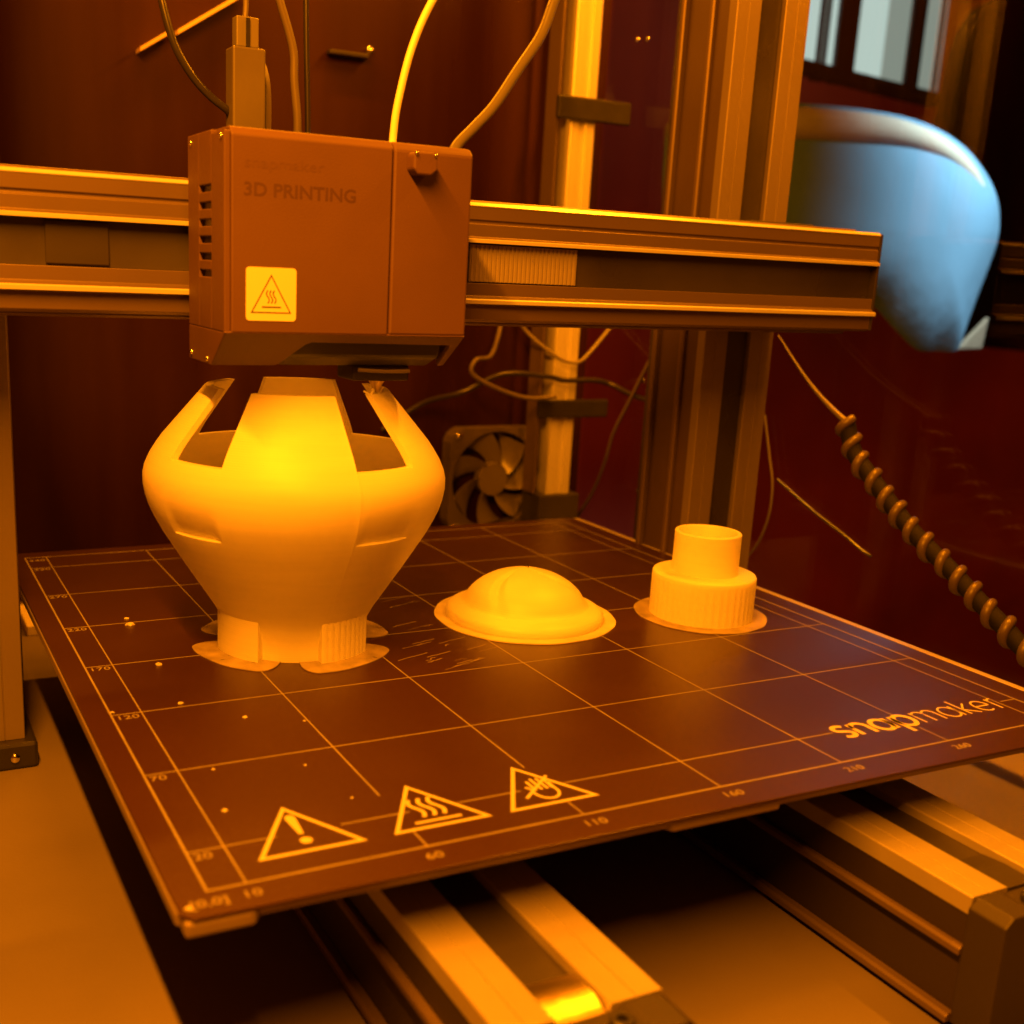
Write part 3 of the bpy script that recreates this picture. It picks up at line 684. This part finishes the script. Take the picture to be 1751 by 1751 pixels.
o = link('ribbon_cable', tube([(423.5,404,100),(423.5,411,89),(423.5,428.3,62.4),(423.5,443.4,39),(423.5,451.6,15.9),(423.5,463.9,-8.6),(423.5,481,-30.5)], 3.6, 8, 10, flat=.35), M['cable_grey'], smooth=True, origin=(423.5, 440, 0))
tag(o, 'flat grey ribbon cable curving down the side wall beside the corner post', 'cable')
o = link('thin_wire', tube([(423,286.7,73),(423,278.5,48.6),(423,273.1,31.5),(423,273.2,13.3),(423,279.2,-4.7),(423,290.5,-20)], .7, 8, 8), M['tube'], smooth=True, origin=(423, 275, 0))
tag(o, 'thin pale wire bowing outwards on the side wall behind the stepped hub', 'wire')
o = link('grey_hose', tube([(423.6,270.2,35.7),(423.6,238.6,23),(423.6,212,14),(424.2,200,9),(427,194,6)], .9, 8, 8), M['cable'], smooth=True, origin=(421, 240, 20))  # purplish reflection on the side panel, built as a thin tube
tag(o, 'dull grey hose slanting down the side panel to the right of the thin wire', 'hose')
for i, (y, z, s_) in enumerate([(415.4,80.4,1),(409.3,43.1,1),(410.4,1.6,1),(412,-37.7,1),(455.8,309.2,1),(444,308,1),(406.9,281.9,.8),(404,241.7,.8),(407.6,201.6,1)]):
    b = bmesh.new(); bmesh.ops.create_uvsphere(b, u_segments=14, v_segments=8, radius=2.0*s_)
    for v in b.verts: v.co.x *= .5
    bmesh.ops.translate(b, vec=(425.4, y, z), verts=b.verts)
    tag(link('wall_screw', b, M['steel'], smooth=True, origin=(425.4, y, z)),
        ['screw on the side wall just under the gantry beam beside the ribbon cable', 'screw on the side wall level with the top of the fan', 'screw on the side wall level with the fan hub', 'lowest screw on the side wall, beside the rear edge of the bed',
         'left one of the two topmost screws beside the corner post', 'right one of the two topmost screws beside the corner post', 'small screw high on the side wall left of the right tower', 'small screw on the side wall level with the upper clamp', 'screw on the side wall just above the gantry beam'][i], 'screw', 'screws on the side wall')
# side wall fittings: upright strip behind the right tower
stru(link('wall_batten', box(420, 425.9, 398, 404, -65.8, 560), M['alu_side']))
# spiral wrapped cable on the right
sp = thing('spiral_wrapped_cable', 'black spiral wrapped cable bundle sloping down along the right side with bright coil crests', 'cable', (395, 140, 30))
pts = [(395,194,82),(395,186.8,67.5),(395,176.1,58.5),(395,164.9,50),(395,152.4,41),(395,140.2,33),(395,128.1,26.5),(395,115.5,20),(395,105.4,14),(395,94.2,7.6),(395,84.7,2.6),(395,72,-5),(395,52,-15)]
link('core', tube(pts, 4.3, 6, 12), mat('dull_black_core', (.008, .007, .006), .8, spec=.2), sp, smooth=True)
Q = spline(pts, 30); per = 0; acc = 0; hp = []; t_prev = Q[0]; nrm = Vector((0, .3, 1)).normalized()
tot = sum((q2-q1).length for q1, q2 in zip(Q, Q[1:])); turns = 15.0
ph = 0
for i, q in enumerate(Q):
    if i: acc += (q-Q[i-1]).length
    t = (Q[min(i+1, len(Q)-1)]-Q[max(i-1, 0)]).normalized()
    nn = (nrm-t*nrm.dot(t)).normalized(); bb = t.cross(nn); a = 2*PI*turns*acc/tot + .35*math.sin(acc*.11)
    hr = 4.0+.35*math.sin(acc*.23+1); hp.append(q+nn*math.cos(a)*hr+bb*math.sin(a)*hr)
link('spiral_wrap', tube(hp, 2.4, 0, 10), mat('glossy_black_wrap', (.075, .055, .04), .42, .0, spec=.5), sp, smooth=True)
o = link('bare_lead', tube([(404,262,122),(401,240,106),(398,222,95),(395,205,87),(395,193,81)], lambda t: .4+1.5*t, 8, 8), M['conn'], smooth=True, origin=(395, 193, 81))
tag(o, 'pale cable lead running down into the top of the spiral wrapped cable', 'cable')

o = link('pale_block', box(8, 19, 418, 464, -65.95, -60), M['sticker'], origin=(13, 440, -66), bevel=.6)  # bright patch of light on the floor, built as a pale slab
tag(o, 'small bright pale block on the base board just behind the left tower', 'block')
# strips and screw at the back
led = thing('light_strip', 'slanting bright strip with a gap fixed high on the back panel at the upper left', 'light strip', (100, 480, 270))
link('segment', prism([(91.5,265.9),(108,276.8),(108,279.2),(91.5,268.2)], 'y', 478, 489.9), mat('pale_strip_plastic', (.75, .55, .42), .5), led)
link('segment', prism([(113.7,277.8),(152,303),(152,305.6),(113.7,280.4)], 'y', 478, 489.9), mat('pale_strip_plastic_long', (.8, .6, .42), .5), led)
hd = thing('panel_handle', 'small dark catch with a shiny screw on the back panel above the tool head', 'catch', (226, 488, 281))
link('catch_bar', box(211, 238, 482, 489.6, 279, 282), M['alu_dark'], hd, bevel=.8)
b = bmesh.new(); bmesh.ops.create_uvsphere(b, u_segments=14, v_segments=8, radius=3.0); bmesh.ops.translate(b, vec=(239.6, 486, 284.8), verts=b.verts)
link('screw', b, M['steel'], hd, smooth=True)


# ------------------------------------------------------------------ added backdrop room; front door reflections built as solids beyond the side panel
stru(link('room_wall', box(300, 4200, 1500, 1520, -900, 1800), mat('dark_red_room_wall', (.62, .10, .05), .9, mottle=.3, mscale=3)))
stru(link('room_floor', box(480, 4200, -900, 1499, -900, -880), mat('dark_room_floor', (.06, .03, .02), .8, mottle=.2, mscale=3)))
blue_shape = thing('blue_jacket', 'light blue jacket with a paler folded top, seen through the side panel', 'jacket', (900, 630, 90))  # blue reflection in the front door, built as a solid shape
out = [(584,200),(584,285),(640,306),(700,313),(781,317),(850,317),(905,311),(955,296),(994,272),(1018,246),(1027,213),(1020,180),(1008,145),(998,112),(990,90),(960,89),(928,90),(890,112),(852,135),(790,146),(700,160),(620,170)]
oc = spline([(p[0], p[1], 0) for p in out+[out[0]]], 4)[:-1]; cx, cz = 900.0, 215.0
b = bmesh.new(); rows = []
for k in range(0, 9):
    f = math.cos(k/8*PI/2); rows.append([b.verts.new((cx+(p.x-cx)*f, 622-26*(1-f**3.2), cz+(p.y-cz)*f)) for p in oc] if k < 8 else None)
back = []
for k in range(1, 9):
    f = math.cos(k/8*PI/2); back.append([b.verts.new((cx+(p.x-cx)*f, 622+34*(1-f**3.2), cz+(p.y-cz)*f)) for p in oc] if k < 8 else None)
def skin(rs, c):
    n = len(oc); rs = [r for r in rs if r]
    for p, q in zip(rs, rs[1:]):
        for i in range(n): b.faces.new((p[i], p[(i+1) % n], q[(i+1) % n], q[i]))
    for i in range(n): b.faces.new((rs[-1][i], rs[-1][(i+1) % n], c))
skin(rows, b.verts.new((cx, 596, cz))); skin([rows[0]]+back, b.verts.new((cx, 656, cz)))
link('cloth_body', b, M['cloth'], blue_shape, smooth=True)
link('folded_top', tube([(588,618,270),(640,616,283),(700,614,292),(781,612,297),(850,612,297),(910,613,288),(958,615,268),(985,617,248)], lambda t: 17-10*t*t, 8, 18), mat('pale_cloth_fold', (.55, .62, .60), .9, mottle=.15, mscale=12), blue_shape, smooth=True)
link('collar_corner', prism([(1012, 89), (1052, 90), (1056, 126)], 'y', 640, 646), mat('pale_card', (.20, .195, .16), .8), blue_shape, bevel=2)
wd = thing('lit_window', 'pale daylit window with dark upright frame bars, in the top right corner', 'window', (1320, 1108, 440))  # window reflected in the front door, built as glowing panes
gl_ = [(1150,1196,0),(1200,1206,1),(1212,1228,1),(1246,1262,0),(1268,1372,1),(1420,1436,0),(1442,1470,1)]
lit = emis('daylit_pane', (.60, .78, .70), 1.25); lit2 = emis('dim_daylit_pane', (.60, .72, .60), .6)
for a, c, kk in ((1150,1197,lit),(1203,1210,lit2),(1214,1231,lit),(1270,1330,lit),(1331,1376,lit2),(1404,1438,lit2),(1443,1452,lit2)):
    b = prism([(a, 468-(a-1150)*.065), (c, 468-(c-1150)*.065), (c, 700), (a, 700)], 'y', 1112, 1116)
    link('pane', b, kk, wd)
for a, c in ((1197.2,1202.8),(1210.2,1213.8),(1231.2,1269.8),(1376.2,1403.8),(1438.2,1442.8)):
    link('frame_bar', box(a, c, 1106, 1120, 440, 700), M['darkmat'], wd)
link('sill', prism([(1144, 466.5), (1460, 447), (1460, 430), (1144, 450)], 'y', 1100, 1130), M['darkmat'], wd)
o = link('dark_cabinet', prism([(1560,66),(1500,90),(1455,150),(1420,300),(1432,430),(1440,500),(1450,535),(1474,568),(1515,592),(1600,602),(2200,602),(2200,30)], 'y', 1060, 1098), M['darkcloth'], origin=(1500, 1080, 100), bevel=14)  # dark part of the door reflections, built as a black slab
tag(o, 'large black rounded shape in front of the window and beside the blue jacket', 'backdrop')
o = link('red_jar', cyl((770, 700, 146), 19, 26, n=24, r2=12), mat('red_plastic', (.5, .01, .02), .5), origin=(770, 700, 146), bevel=3)  # red glint of the door reflections, built as a small solid
tag(o, 'small blurred red object seen just behind the gantry beam', 'jar')
